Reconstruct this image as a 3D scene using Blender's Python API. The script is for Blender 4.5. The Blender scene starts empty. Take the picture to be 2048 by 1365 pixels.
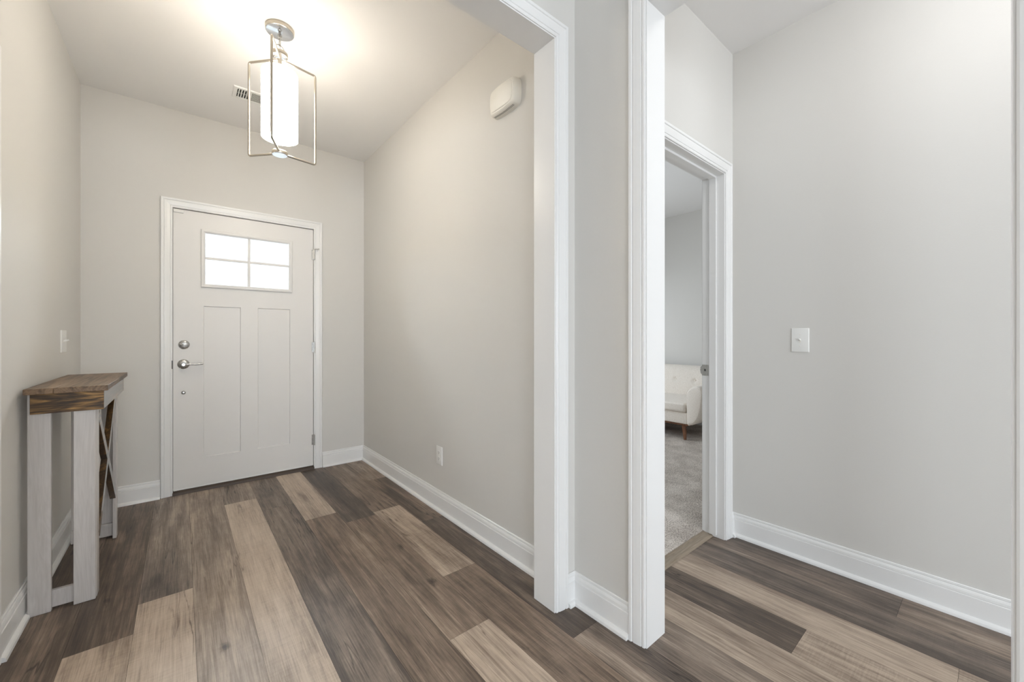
import bpy, bmesh, math, random
from mathutils import Vector, Matrix
SC = bpy.context.scene
COL = SC.collection
R = math.radians
H = 2.743                                   # ceiling height

# ------------------------------------------------------------------ camera
cam_d = bpy.data.cameras.new('camera'); cam = bpy.data.objects.new('camera', cam_d); COL.objects.link(cam)
cam.location = (0, 0, 1.128)
cam.rotation_euler = (R(90), 0, -math.atan2(1024 - 363.0, 800.04))
cam_d.sensor_width = 36; cam_d.lens = 800.04 / 2048 * 36
cam_d.shift_y = -(682.5 - 674.1) / 2048
cam_d.clip_start = 0.02
SC.camera = cam
# ------------------------------------------------------------------ view, world, window daylight, added fill lights
SC.view_settings.view_transform = 'Standard'; SC.view_settings.look = 'None'
SC.view_settings.exposure = 1.66; SC.view_settings.gamma = 1.0
SC.view_settings.use_curve_mapping = False
SC.cycles.max_bounces = 14; SC.cycles.diffuse_bounces = 9; SC.cycles.glossy_bounces = 5
SC.cycles.sample_clamp_indirect = 6.0
w = bpy.data.worlds.new('sky'); SC.world = w; w.use_nodes = True
bg = w.node_tree.nodes['Background']; bg.inputs[0].default_value = (0.86, 0.94, 1.0, 1); bg.inputs[1].default_value = 0.5

def area(name, loc, rot, sx, sy, power, col):
    l = bpy.data.lights.new(name, 'AREA'); l.shape = 'RECTANGLE'; l.size = sx; l.size_y = sy
    l.energy = power; l.color = col
    o = bpy.data.objects.new(name, l); COL.objects.link(o); o.location = loc; o.rotation_euler = rot
    return o
DAY = (0.86, 0.93, 1.0)
area('daylight_back_a', (0.15, -4.42, 1.45), (R(90), 0, 0), 1.7, 1.6, 26.5, DAY)       # back windows, shining +y
area('daylight_back_b', (-2.2, -4.42, 1.45), (R(90), 0, 0), 1.7, 1.6, 30, DAY)
area('fill_hall', (1.92, -4.42, 1.45), (R(90), 0, 0), .8, 1.6, 11.5, DAY)             # added fill for the side hall, through an invented back window
area('fill_side', (-3.82, -2.9, 1.45), (R(90), 0, R(-90)), 1.6, 1.6, 19, DAY)       # added fill light, shining +x through an invented side window
area('daylight_bedroom', (3.1, 3.93, 1.4), (R(90), 0, R(180)), 1.5, 1.5, 13, DAY)             # bedroom window, shining -y

area('daylight_door', (.41, 4.75, 2.45), (R(62), 0, R(180)), 1.4, 1.0, 48, DAY)           # daylight on the porch, shining in through the door window

# ------------------------------------------------------------------ materials
def mat(name):
    m = bpy.data.materials.new(name); m.use_nodes = True
    nt = m.node_tree; return m, nt, nt.nodes['Principled BSDF']
def L(nt, a, b): nt.links.new(a, b)
def N(nt, t, **kw):
    n = nt.nodes.new(t)
    for k, v in kw.items(): setattr(n, k, v)
    return n
def coords(nt, scale, src='Object'):
    tc = N(nt, 'ShaderNodeTexCoord'); mp = N(nt, 'ShaderNodeMapping'); mp.inputs['Scale'].default_value = scale
    L(nt, tc.outputs[src], mp.inputs['Vector']); return mp.outputs['Vector']
def noise(nt, vec, scale, detail=3, rough=.5, dist=0):
    n = N(nt, 'ShaderNodeTexNoise'); n.inputs['Scale'].default_value = scale; n.inputs['Detail'].default_value = detail
    n.inputs['Roughness'].default_value = rough; n.inputs['Distortion'].default_value = dist
    if vec is not None: L(nt, vec, n.inputs['Vector'])
    return n.outputs['Fac']
def bump(nt, bs, h, strength, dist):
    b = N(nt, 'ShaderNodeBump'); b.inputs['Strength'].default_value = strength; b.inputs['Distance'].default_value = dist
    L(nt, h, b.inputs['Height']); L(nt, b.outputs['Normal'], bs.inputs['Normal'])
def ramp(nt, f, stops):
    r = N(nt, 'ShaderNodeValToRGB'); e = r.color_ramp.elements
    while len(e) < len(stops): e.new(.5)
    for i, (p, c) in enumerate(stops): e[i].position = p; e[i].color = (*c, 1)
    L(nt, f, r.inputs['Fac']); return r.outputs['Color']
def math_(nt, op, a, b=None, c=None, clamp=False):
    n = N(nt, 'ShaderNodeMath', operation=op, use_clamp=clamp)
    for i, v in enumerate((a, b, c)):
        if v is None: continue
        if isinstance(v, (int, float)): n.inputs[i].default_value = v
        else: L(nt, v, n.inputs[i])
    return n.outputs[0]
def mix(nt, f, a, b, mode='MIX'):
    n = N(nt, 'ShaderNodeMix', data_type='RGBA', blend_type=mode)
    for i, v in ((0, f), (6, a), (7, b)):
        if isinstance(v, (int, float)): n.inputs[i].default_value = v
        elif isinstance(v, tuple): n.inputs[i].default_value = (*v, 1)
        else: L(nt, v, n.inputs[i])
    return n.outputs[2]
def plain(name, col, rough=.5, metal=0, coat=0, spec=.5):
    m, nt, b = mat(name); b.inputs['Base Color'].default_value = (*col, 1)
    b.inputs['Roughness'].default_value = rough; b.inputs['Metallic'].default_value = metal
    b.inputs['Coat Weight'].default_value = coat; b.inputs['Specular IOR Level'].default_value = spec
    return m
def painted(name, col, rough, bscale, bstr, var=.02):
    m, nt, b = mat(name); v = coords(nt, (1, 1, 1))
    n = noise(nt, v, 1.3, 2)
    c2 = tuple(x * (1 - var) for x in col)
    L(nt, mix(nt, n, col, c2), b.inputs['Base Color']); b.inputs['Roughness'].default_value = rough
    bump(nt, b, noise(nt, v, bscale, 4, .6), bstr, .002)
    return m
M = {}
M['wall'] = painted('greige_wall_paint', (.66, .648, .622), .62, 160, .12)
M['ceiling'] = painted('flat_ceiling_paint', (.84, .835, .83), .85, 220, .10)
M['trim'] = painted('white_trim_paint', (.80, .80, .795), .28, 60, .02, .01)
M['door'] = painted('white_door_paint', (.76, .75, .735), .38, 90, .03, .01)
M['plastic'] = plain('white_plastic', (.80, .80, .78), .35)
M['cream'] = plain('ivory_plastic', (.80, .78, .72), .4)
M['slot'] = plain('dark_slot', (.03, .03, .03), .7)
M['void'] = plain('duct_black', (.012, .012, .012), .9)
M['bronze'] = plain('bronze_threshold', (.07, .05, .038), .5, .2)
M['seam'] = plain('weatherstrip', (.05, .045, .04), .8)
M['dust'] = plain('subfloor', (.02, .017, .015), .9)

def brushed(name, col, rough):
    m, nt, b = mat(name); b.inputs['Base Color'].default_value = (*col, 1); b.inputs['Metallic'].default_value = 1
    n = noise(nt, coords(nt, (40, 40, 400)), 3, 3)
    L(nt, math_(nt, 'MULTIPLY_ADD', n, .12, rough - .06), b.inputs['Roughness']); return m
M['nickel'] = brushed('brushed_nickel', (.50, .46, .40), .34)
M['satin'] = brushed('satin_nickel', (.55, .545, .53), .28)
M['steel'] = brushed('polished_disc', (.80, .82, .86), .16)

# flooring
def floor_mat():
    m, nt, b = mat('vinyl_plank_floor')
    tone = N(nt, 'ShaderNodeAttribute', attribute_name='tone').outputs['Fac']
    hue = N(nt, 'ShaderNodeAttribute', attribute_name='hue').outputs['Fac']
    seed = N(nt, 'ShaderNodeAttribute', attribute_name='seed').outputs['Fac']
    saw = N(nt, 'ShaderNodeAttribute', attribute_name='saw').outputs['Fac']
    tc = N(nt, 'ShaderNodeTexCoord'); off = N(nt, 'ShaderNodeCombineXYZ')
    L(nt, math_(nt, 'MULTIPLY', seed, 17.3), off.inputs[0]); L(nt, math_(nt, 'MULTIPLY', seed, 41.7), off.inputs[1]); L(nt, seed, off.inputs[2])
    va = N(nt, 'ShaderNodeVectorMath', operation='ADD'); L(nt, tc.outputs['Object'], va.inputs[0]); L(nt, off.outputs[0], va.inputs[1])
    def sc(s):
        q = N(nt, 'ShaderNodeVectorMath', operation='MULTIPLY'); L(nt, va.outputs[0], q.inputs[0]); q.inputs[1].default_value = s; return q.outputs[0]
    broad = noise(nt, sc((9, 1.1, 1)), 1, 3, .55, .6)
    mid = noise(nt, sc((34, 1.8, 1)), 1, 5, .62, .9)
    fine = noise(nt, sc((150, 4.2, 1)), 1, 7, .74, .8)
    blot = noise(nt, sc((16, 9, 1)), 1, 5, .62, .4)
    # cracks: thin ridged lines along the plank
    ck = noise(nt, sc((9, .5, 1)), 1, 4, .6, .35)
    crack = math_(nt, 'SUBTRACT', 1, math_(nt, 'MULTIPLY', math_(nt, 'ABSOLUTE', math_(nt, 'SUBTRACT', ck, .5)), 95), clamp=True)
    crack = math_(nt, 'MULTIPLY', crack, math_(nt, 'MULTIPLY_ADD', noise(nt, sc((3, 1.6, 1)), 1, 2), 6, -2.75, clamp=True))
    # knots
    vo = N(nt, 'ShaderNodeTexVoronoi'); vo.inputs['Scale'].default_value = 1
    L(nt, sc((6.0, 2.3, 1)), vo.inputs['Vector'])
    kd = math_(nt, 'ADD', vo.outputs['Distance'], math_(nt, 'MULTIPLY_ADD', blot, .34, -.17))
    knot = math_(nt, 'SUBTRACT', 1, math_(nt, 'MULTIPLY', kd, 8.5), clamp=True)
    sepc = N(nt, 'ShaderNodeSeparateColor'); L(nt, vo.outputs['Color'], sepc.inputs[0])
    knot = math_(nt, 'MULTIPLY', knot, math_(nt, 'GREATER_THAN', sepc.outputs[0], .5))
    # saw marks across the board
    sw = noise(nt, sc((11, 170, 1)), 1, 4, .6, .9)
    sw = math_(nt, 'MULTIPLY_ADD', math_(nt, 'SUBTRACT', sw, .5), math_(nt, 'MULTIPLY', noise(nt, sc((6, 3, 1)), 1, 2), 2.0), .5)
    sw = math_(nt, 'MULTIPLY', math_(nt, 'SUBTRACT', sw, .5), saw)
    v = math_(nt, 'MULTIPLY_ADD', math_(nt, 'SUBTRACT', broad, .5), .84, tone)
    v = math_(nt, 'MULTIPLY_ADD', math_(nt, 'SUBTRACT', mid, .5), .44, v)
    v = math_(nt, 'MULTIPLY_ADD', math_(nt, 'SUBTRACT', fine, .5), .80, v)
    v = math_(nt, 'MULTIPLY_ADD', math_(nt, 'SUBTRACT', blot, .5), .22, v)
    v = math_(nt, 'MULTIPLY_ADD', sw, .30, v)
    v = math_(nt, 'MULTIPLY_ADD', crack, -.30, v)
    v = math_(nt, 'MULTIPLY_ADD', knot, -.34, v)
    brown = ramp(nt, v, [(0, (.034, .024, .018)), (.28, (.110, .077, .055)), (.5, (.245, .178, .130)), (.75, (.48, .375, .285)), (1, (.64, .53, .42))])
    grey = ramp(nt, v, [(0, (.036, .029, .025)), (.28, (.106, .083, .068)), (.5, (.245, .195, .157)), (.75, (.48, .395, .318)), (1, (.64, .54, .445))])
    L(nt, mix(nt, hue, brown, grey), b.inputs['Base Color'])
    L(nt, math_(nt, 'MULTIPLY_ADD', fine, .16, .36), b.inputs['Roughness'])
    b.inputs['Specular IOR Level'].default_value = .45
    bump(nt, b, math_(nt, 'ADD', fine, math_(nt, 'MULTIPLY', mid, .6)), .22, .0016)
    return m
M['floor'] = floor_mat()

def carpet_mat():
    m, nt, b = mat('cut_pile_carpet'); v = coords(nt, (1, 1, 1))
    a = noise(nt, v, 150, 3, .75); c = noise(nt, v, 5, 3)
    f = math_(nt, 'MULTIPLY_ADD', math_(nt, 'SUBTRACT', c, .5), .35, a)
    L(nt, ramp(nt, f, [(.36, (.24, .195, .16)), (.5, (.56, .495, .435)), (.64, (.86, .795, .73))]), b.inputs['Base Color'])
    b.inputs['Roughness'].default_value = 1; b.inputs['Sheen Weight'].default_value = .2
    bump(nt, b, a, .8, .01); return m
M['carpet'] = carpet_mat()

def wood(name, stops, axis, rough, coat, kn=1.0, stretch=.9, rings_n=9, fn=.5):
    """stained softwood; axis = grain direction (0 x, 1 y, 2 z)"""
    m, nt, b = mat(name)
    s = [11, 11, 11]; s[axis] = stretch
    v = coords(nt, tuple(s)); n1 = noise(nt, v, 1.4, 4, .55, 1.4)
    rings = math_(nt, 'FRACT', math_(nt, 'MULTIPLY', n1, rings_n))
    rings = math_(nt, 'ABSOLUTE', math_(nt, 'SUBTRACT', rings, .5))
    s2 = [150, 150, 150]; s2[axis] = 5
    f = noise(nt, coords(nt, tuple(s2)), 1, 4, .6)
    t = math_(nt, 'MULTIPLY_ADD', rings, 1.1 * kn, math_(nt, 'MULTIPLY_ADD', math_(nt, 'SUBTRACT', f, .5), fn, .12))
    t = math_(nt, 'MULTIPLY_ADD', math_(nt, 'SUBTRACT', noise(nt, v, .8, 3), .5), .8, t)
    L(nt, ramp(nt, t, stops), b.inputs['Base Color'])
    b.inputs['Roughness'].default_value = rough; b.inputs['Coat Weight'].default_value = coat; b.inputs['Coat Roughness'].default_value = .22
    bump(nt, b, t, .12, .002); return m
STAIN = [(.05, (.030, .017, .008)), (.35, (.085, .046, .017)), (.65, (.21, .115, .036)), (.95, (.40, .22, .07))]
M['stain_x'] = wood('dark_stained_pine_end', [(.02, (.030, .017, .008)), (.22, (.085, .046, .017)), (.42, (.23, .125, .038)), (.62, (.46, .26, .085))], 0, .5, .0, .8, 1.6, 3.2, .7)
M['stain_y'] = wood('dark_stained_pine_long', STAIN, 1, .3, 1.0, .7, .7, 3, .8)
M['stain_top'] = wood('dark_stained_pine_top', [(.05, (.075, .044, .024)), (.35, (.17, .105, .058)), (.65, (.25, .16, .09)), (.95, (.34, .22, .13))], 1, .5, .12, .75, .6, 4, .9)
M['whitewash'] = wood('whitewashed_pine', [(.0, (.50, .47, .45)), (.4, (.63, .60, .58)), (1, (.70, .68, .66))], 2, .45, .6, .25)
M['walnut'] = wood('walnut_leg', [(.0, (.10, .035, .014)), (.5, (.24, .095, .036)), (1, (.36, .16, .065))], 2, .35, .3, .5)
M['strip'] = wood('transition_strip_vinyl', [(.0, (.21, .165, .12)), (.5, (.36, .295, .225)), (1, (.46, .385, .30))], 0, .45, 0, .4)

def fabric():
    m, nt, b = mat('oatmeal_linen_upholstery')
    a = noise(nt, coords(nt, (70, 240, 70)), 1, 3, .6); c = noise(nt, coords(nt, (220, 70, 240)), 1, 3, .6)
    f = math_(nt, 'MULTIPLY', math_(nt, 'ADD', a, c), .5)
    L(nt, ramp(nt, f, [(.3, (.66, .60, .53)), (.5, (.82, .765, .70)), (.7, (.90, .86, .80))]), b.inputs['Base Color'])
    b.inputs['Roughness'].default_value = .95; b.inputs['Sheen Weight'].default_value = .25
    bump(nt, b, f, .3, .002); return m
M['linen'] = fabric()

def emit(name, col, strength, zlo=None, zhi=None, zc=None):
    m, nt, b = mat(name); b.inputs['Base Color'].default_value = (.85, .84, .8, 1); b.inputs['Roughness'].default_value = .25
    b.inputs['Emission Color'].default_value = (*col, 1)
    if zc is None: b.inputs['Emission Strength'].default_value = strength
    else:                                     # opal glass glows most around the bulb inside it
        tc = N(nt, 'ShaderNodeTexCoord'); sp = N(nt, 'ShaderNodeSeparateXYZ'); L(nt, tc.outputs['Object'], sp.inputs[0])
        d = math_(nt, 'DIVIDE', math_(nt, 'SUBTRACT', sp.outputs[2], zc), zhi)
        g = math_(nt, 'POWER', 2.718, math_(nt, 'MULTIPLY', math_(nt, 'MULTIPLY', d, d), -1))
        L(nt, math_(nt, 'MULTIPLY_ADD', g, strength - zlo, zlo), b.inputs['Emission Strength'])
    return m
def glass_mat():
    m = bpy.data.materials.new('clear_window_glass'); m.use_nodes = True; nt = m.node_tree; nt.nodes.clear()
    o = N(nt, 'ShaderNodeOutputMaterial'); mx = N(nt, 'ShaderNodeMixShader'); t = N(nt, 'ShaderNodeBsdfTransparent'); g = N(nt, 'ShaderNodeBsdfGlossy')
    t.inputs[0].default_value = (.97, .985, .98, 1); g.inputs['Roughness'].default_value = .02
    f = N(nt, 'ShaderNodeFresnel'); f.inputs[0].default_value = 1.45
    L(nt, f.outputs[0], mx.inputs[0]); L(nt, t.outputs[0], mx.inputs[1]); L(nt, g.outputs[0], mx.inputs[2]); L(nt, mx.outputs[0], o.inputs[0]); return m
M['glass'] = glass_mat()

# ------------------------------------------------------------------ mesh helpers
def box(bm, x0, x1, y0, y1, z0, z1):
    a = [bm.verts.new(p) for p in ((x0, y0, z0), (x1, y0, z0), (x1, y1, z0), (x0, y1, z0), (x0, y0, z1), (x1, y0, z1), (x1, y1, z1), (x0, y1, z1))]
    fs = [bm.faces.new([a[i] for i in q]) for q in ((3, 2, 1, 0), (4, 5, 6, 7), (0, 1, 5, 4), (1, 2, 6, 5), (2, 3, 7, 6), (3, 0, 4, 7))]
    return a, fs
def rbox(bm, x0, x1, y0, y1, z0, z1, r=.003, seg=2):
    t = bmesh.new(); box(t, x0, x1, y0, y1, z0, z1)
    bmesh.ops.bevel(t, geom=t.edges[:], offset=r, segments=seg, profile=.5, affect='EDGES'); merge(bm, t)
def merge(bm, t, mtx=None):
    if mtx is not None: bmesh.ops.transform(t, matrix=mtx, verts=t.verts)
    mp = {v: bm.verts.new(v.co) for v in t.verts}
    for f in t.faces:
        try: bm.faces.new([mp[v] for v in f.verts])
        except ValueError: pass
    t.free()
def frame_of(d):
    d = d.normalized(); u = d.cross(Vector((0, 0, 1)))
    if u.length < 1e-4: u = d.cross(Vector((1, 0, 0)))
    u.normalize(); return u, d.cross(u).normalized()
def lathe(bm, prof, origin, axis=(0, 0, 1), n=32, closed=False):
    """prof: (radius, height along axis)"""
    o = Vector(origin); d = Vector(axis).normalized(); u, v = frame_of(d); rings = []
    for r, h in prof:
        c = o + d * h
        if r < 1e-6: rings.append([bm.verts.new(c)])
        else: rings.append([bm.verts.new(c + (u * math.cos(2 * math.pi * i / n) + v * math.sin(2 * math.pi * i / n)) * r) for i in range(n)])
    pairs = list(zip(rings[:-1], rings[1:]))
    if closed: pairs.append((rings[-1], rings[0]))
    for a, b in pairs:
        for i in range(n):
            j = (i + 1) % n
            if len(a) == 1 and len(b) == 1: continue
            if len(a) == 1: bm.faces.new((a[0], b[j], b[i]))
            elif len(b) == 1: bm.faces.new((a[i], a[j], b[0]))
            else: bm.faces.new((a[i], a[j], b[j], b[i]))
def tube(bm, pts, r, n=12, closed=False, rr=None):
    pts = [Vector(p) for p in pts]; k = len(pts); rings = []; ref = None
    for i in range(k):
        a = pts[i - 1] if (i > 0 or closed) else pts[i]; b = pts[(i + 1) % k] if (i < k - 1 or closed) else pts[i]
        d = (b - a).normalized()
        if ref is None: ref = frame_of(d)[0]
        ref = (ref - d * ref.dot(d)).normalized(); v = d.cross(ref)
        q = rr[i] if rr else r
        rings.append([bm.verts.new(pts[i] + (ref * math.cos(2 * math.pi * j / n) + v * math.sin(2 * math.pi * j / n)) * q) for j in range(n)])
    for i in range(k if closed else k - 1):
        a, b = rings[i], rings[(i + 1) % k]
        for j in range(n): bm.faces.new((a[j], a[(j + 1) % n], b[(j + 1) % n], b[j]))
    if not closed: bm.faces.new(rings[0][::-1]); bm.faces.new(rings[-1])
def rounded(pts, r, n=5):
    """polyline with rounded inner corners"""
    pts = [Vector(p) for p in pts]; out = [pts[0]]
    for a, b, c in zip(pts, pts[1:], pts[2:]):
        p0 = b + (a - b).normalized() * r; p1 = b + (c - b).normalized() * r
        for i in range(n + 1):
            t = i / n; out.append(p0 * (1 - t) ** 2 + b * 2 * t * (1 - t) + p1 * t * t)
    out.append(pts[-1]); return out
def sweep(bm, prof, path, A, B, closed_prof=True):
    """prof (a, b) along vectors A[i], B[i] at every path point"""
    rings = [[bm.verts.new(Vector(p) + Vector(a) * q[0] + Vector(b) * q[1]) for q in prof] for p, a, b in zip(path, A, B)]
    n = len(prof)
    for r0, r1 in zip(rings, rings[1:]):
        for j in range(n): bm.faces.new((r0[j], r0[(j + 1) % n], r1[(j + 1) % n], r1[j]))
    bm.faces.new(rings[0][::-1]); bm.faces.new(rings[-1])
def prism(bm, poly, axis, lo, hi):
    """poly in the two other axes, extruded along axis"""
    def P(u, v, h): return {0: (h, u, v), 1: (u, h, v), 2: (u, v, h)}[axis]
    a = [bm.verts.new(P(u, v, lo)) for u, v in poly]; b = [bm.verts.new(P(u, v, hi)) for u, v in poly]
    n = len(poly)
    for i in range(n): bm.faces.new((a[i], a[(i + 1) % n], b[(i + 1) % n], b[i]))
    bm.faces.new(a[::-1]); bm.faces.new(b)

def obj(name, bm, m, parent=None, smooth=False, loc=None):
    bmesh.ops.recalc_face_normals(bm, faces=bm.faces)
    me = bpy.data.meshes.new(name)
    o = bpy.data.objects.new(name, me); COL.objects.link(o)
    if parent is not None:
        o.parent = parent
        off = Vector(); q = parent
        while q is not None: off += q.location; q = q.parent
        bmesh.ops.translate(bm, verts=bm.verts, vec=-off)
    if smooth:
        for f in bm.faces: f.smooth = True
    bm.to_mesh(me); bm.free(); me.materials.append(M[m] if isinstance(m, str) else m)
    if smooth: me.set_sharp_from_angle(angle=R(35))
    return o
def tag(o, label, cat, group=None, kind=None):
    o['label'] = label; o['category'] = cat
    if group: o['group'] = group
    if kind: o['kind'] = kind
    return o
def thing(name, label, cat, loc, group=None, kind=None):
    o = bpy.data.objects.new(name, None); COL.objects.link(o); o.location = loc; o.empty_display_size = .1
    return tag(o, label, cat, group, kind)
def struct(name, bm, m, label, cat, smooth=False): return tag(obj(name, bm, m, None, smooth), label, cat, kind='structure')
def boxes(*bs):
    bm = bmesh.new()
    for b in bs: box(bm, *b)
    return bm

# ------------------------------------------------------------------ layout constants
XL, XR = -.497, 1.298          # foyer left wall, foyer right wall
XR2 = 1.413                    # far side of the right wall
YF, YF2 = 3.720, 3.860         # front wall (with the entry door)
Y1, Y2 = 1.150, 1.265          # wall with the wide cased opening
XV = 2.430                     # vestibule right wall
YV, YV2 = .960, 1.075          # vestibule wall with the bedroom doorway
ZO = 2.347                     # head of both cased openings
YB, XW = -4.2, -3.6            # living room back wall and side wall
XB = 5.07                      # bedroom far wall
OPX = 1.172                    # jamb face of the first opening
OPY0, OPY1 = -.021, .803       # jamb faces of the second opening
DX0, DX1 = -.050, .874         # entry door opening
BX0, BX1 = 1.555, 2.317        # bedroom door opening
TJ = .018

# ------------------------------------------------------------------ floors
def make_floor():
    rnd = random.Random(5); bm = bmesh.new()
    lt = bm.faces.layers.float.new('tone'); lh = bm.faces.layers.float.new('hue'); ls = bm.faces.layers.float.new('seed'); lw = bm.faces.layers.float.new('saw')
    W = .1815; X0 = .040
    # strip: joints from far to near, then a (tone, grey share, saw marks) per plank from far to near
    K = {-3: ([2.6], [(.30, .3, .1), (.36, .2, .2)]),
         -2: ([2.083], [(.36, .15, .1), (.68, .3, .8)]),
         -1: ([2.298], [(.47, .9, .3), (.77, .45, .8)]),  # far plank lightened, floor sheen put into its tone
         0: ([], [(.60, .7, .3)]),  # tone raised to stand in for sheen on the floor
         1: ([3.29], [(.52, .8, .2), (.75, .5, .7)]),
         2: ([3.03], [(.42, .9, .2), (.36, .8, .2)]),
         3: ([2.695], [(.68, .6, .3), (.45, .15, .1)]),
         4: ([2.510, 1.293], [(.29, .6, .1), (.44, .1, .1), (.70, .4, .1)]),
         5: ([2.549, 1.654], [(.43, .3, .3), (.62, .3, .8), (.45, .1, .3)]),
         6: ([3.129, 2.225, 1.007], [(.45, .5, .2), (.36, .2, .2), (.26, .5, .3), (.42, .7, .1)]),
         7: ([1.4], [(.3, .5, .1), (.40, .8, .1)]),
         8: ([1.4], [(.3, .5, .1), (.64, .4, .1)]),
         9: ([.465], [(.24, .5, .1), (.62, .35, .9)]),
         10: ([.080], [(.62, .4, .1), (.60, .35, .8)]),
         11: ([], [(.34, .9, .2)]),
         12: ([.256], [(.33, .7, .2), (.46, .5, .2)]),
         13: ([.256], [(.33, .7, .2), (.44, .5, .2)])}
    g = .0004
    def quad(x0, x1, y0, y1, p):
        f = bm.faces.new([bm.verts.new(q) for q in ((x0, y0, 0), (x1, y0, 0), (x1, y1, 0), (x0, y1, 0))])
        f[lt], f[lh], f[lw] = p; f[ls] = rnd.random() * 5
    lo_k = math.floor((XW - X0) / W)
    for k in range(lo_k, 14):
        x0, x1 = max(XW, X0 + k * W), min(XV, X0 + (k + 1) * W)
        if x1 - x0 < .003: continue
        top = YF + .02 if x0 < XR - .02 else YV + .075
        if k in K: js, ps = K[k]; js = list(js); ps = list(ps)
        else: js, ps = [], [(rnd.choice((.3, .4, .5, .62)), rnd.random(), .3)]
        lo = js[-1] if js else (-.6 if k in K else rnd.uniform(-.2, .9))
        if not js: js = [lo]; ps = ps + [(rnd.choice((.35, .45, .6)), rnd.random(), .3)]
        hi = js[0]
        while k not in K and hi + 1.5 < top: hi += 1.5; js.insert(0, hi); ps.insert(0, (rnd.choice((.3, .4, .5, .62)), rnd.random(), .3))
        if k in K and lo > .9: lo = .72
        while lo > YB: lo -= 1.22; js.append(lo); ps.append((rnd.choice((.3, .4, .5, .62)), rnd.random(), .3))
        edges = [top] + js
        for i, p in enumerate(ps):
            y1 = edges[i]; y0 = max(edges[i + 1] if i + 1 < len(edges) else YB, YB)
            if y1 - y0 > .004: quad(x0 + g, x1 - g, y0 + g, y1 - g, p)
    o = struct('floor', bm, 'floor', 'mixed brown and grey wood plank floor running toward the front door', 'floor')
    bm = bmesh.new(); box(bm, XW - .1, XV + .1, YB - .1, YF2, -.06, -.0012)
    s = obj('subfloor', bm, 'dust', o); return o
make_floor()
bm = bmesh.new(); box(bm, XR2, XB, YV2, YF, -.05, .012); box(bm, BX0 - .002, BX1 + .002, 1.072, YV2, -.05, .012)
struct('floor_bedroom', bm, 'carpet', 'speckled beige cut pile carpet in the room behind the doorway', 'carpet')
bm = bmesh.new()
prism(bm, [(1.018, .0005), (1.024, .006), (1.032, .009), (1.062, .009), (1.072, .0125), (1.076, .0125), (1.076, .0005)], 0, BX0, BX1)
struct('trim_1', bm, 'strip', 'tan wood transition strip between plank floor and carpet', 'threshold strip')

# ------------------------------------------------------------------ ceilings and walls
struct('ceiling', boxes((XW - .15, XV + .15, YB - .15, YF2, H, H + .1), (XV + .15, XB + .15, YV, YF2, H, H + .1)), 'ceiling', 'flat white ceiling over entry, hall and bedroom', 'ceiling')
struct('wall_left', boxes((XL - .115, XL, Y2, 1.336, 0, H), (XL - .115, XL, 2.121, YF, 0, H), (XL - .115, XL, 1.336, 2.121, 2.05, H)), 'wall', 'greige left wall of the entry behind the console table', 'wall')
def hole(x0, x1, z0, z1, hx0, hx1, hz0, hz1, y0, y1):
    r = [(x0, hx0, y0, y1, z0, z1), (hx1, x1, y0, y1, z0, z1), (hx0, hx1, y0, y1, hz1, z1)]
    if hz0 > z0: r.append((hx0, hx1, y0, y1, z0, hz0))
    return r
struct('wall_front', boxes(*hole(XL - .115, XR2, 0, H, DX0, DX1, 0, 2.047, YF, YF2)), 'wall', 'beige wall holding the white front door', 'wall')
struct('wall_bedroom_front', boxes(*hole(XR2, XB + .115, 0, H, 2.4, 3.8, .7, 2.1, YF, YF2)), 'wall', 'bedroom front wall with a window opening', 'wall')
struct('wall_right', boxes((XR, XR2, OPY1 + TJ, YF, 0, H), (XR, XR2, OPY0 - TJ, OPY1 + TJ, ZO + TJ, H), (XR, XR2, -.24, OPY0 - TJ, 0, H)), 'wall', 'greige right wall of the entry, pierced by the cased opening to the side hall', 'wall')  # unseen near end cut short to let living room light into the hall
struct('wall_opening', boxes((OPX + TJ, XR, Y1, Y2, 0, H), (-.39, OPX + TJ, Y1, Y2, ZO + TJ, H), (XW, -.39, Y1, Y2, 0, H)), 'wall', 'greige wall around the wide cased opening into the entry', 'wall')
struct('wall_hall_end', boxes(*hole(XR2, XV + .115, 0, H, BX0 - TJ, BX1 + TJ, 0, 2.030 + TJ, YV, YV2)), 'wall', 'pale grey wall above and beside the bedroom doorway', 'wall')
struct('wall_hall_right', boxes((XV, XV + .115, YB - .12, YV, 0, H)), 'wall', 'tall pale grey wall carrying the single light switch', 'wall')
struct('wall_bedroom_right', boxes((XB, XB + .115, YV, YF, 0, H)), 'wall', 'beige bedroom wall behind the loveseat', 'wall')
struct('wall_bedroom_near', boxes((XV + .115, XB, YV, YV2, 0, H)), 'wall', 'bedroom wall on the hall side', 'wall')
struct('wall_back', boxes((XW, -3.05, YB - .12, YB, 0, H), (-1.35, -.7, YB - .12, YB, 0, H), (1.0, 1.52, YB - .12, YB, 0, H), (2.32, XV, YB - .12, YB, 0, H), (1.52, 2.32, YB - .12, YB, 2.25, H), (1.52, 2.32, YB - .12, YB, 0, .65), (-3.05, -1.35, YB - .12, YB, 2.25, H), (-3.05, -1.35, YB - .12, YB, 0, .65), (-.7, 1.0, YB - .12, YB, 2.25, H), (-.7, 1.0, YB - .12, YB, 0, .65)), 'wall', 'living room back wall with two windows and an added narrow one for fill light', 'wall')
struct('wall_living_side', boxes((XW - .12, XW, YB - .12, -3.7, 0, H), (XW - .12, XW, -2.1, Y2, 0, H), (XW - .12, XW, -3.7, -2.1, 2.25, H), (XW - .12, XW, -3.7, -2.1, 0, .65)), 'wall', 'living room side wall with an added window for fill light', 'wall')
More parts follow.
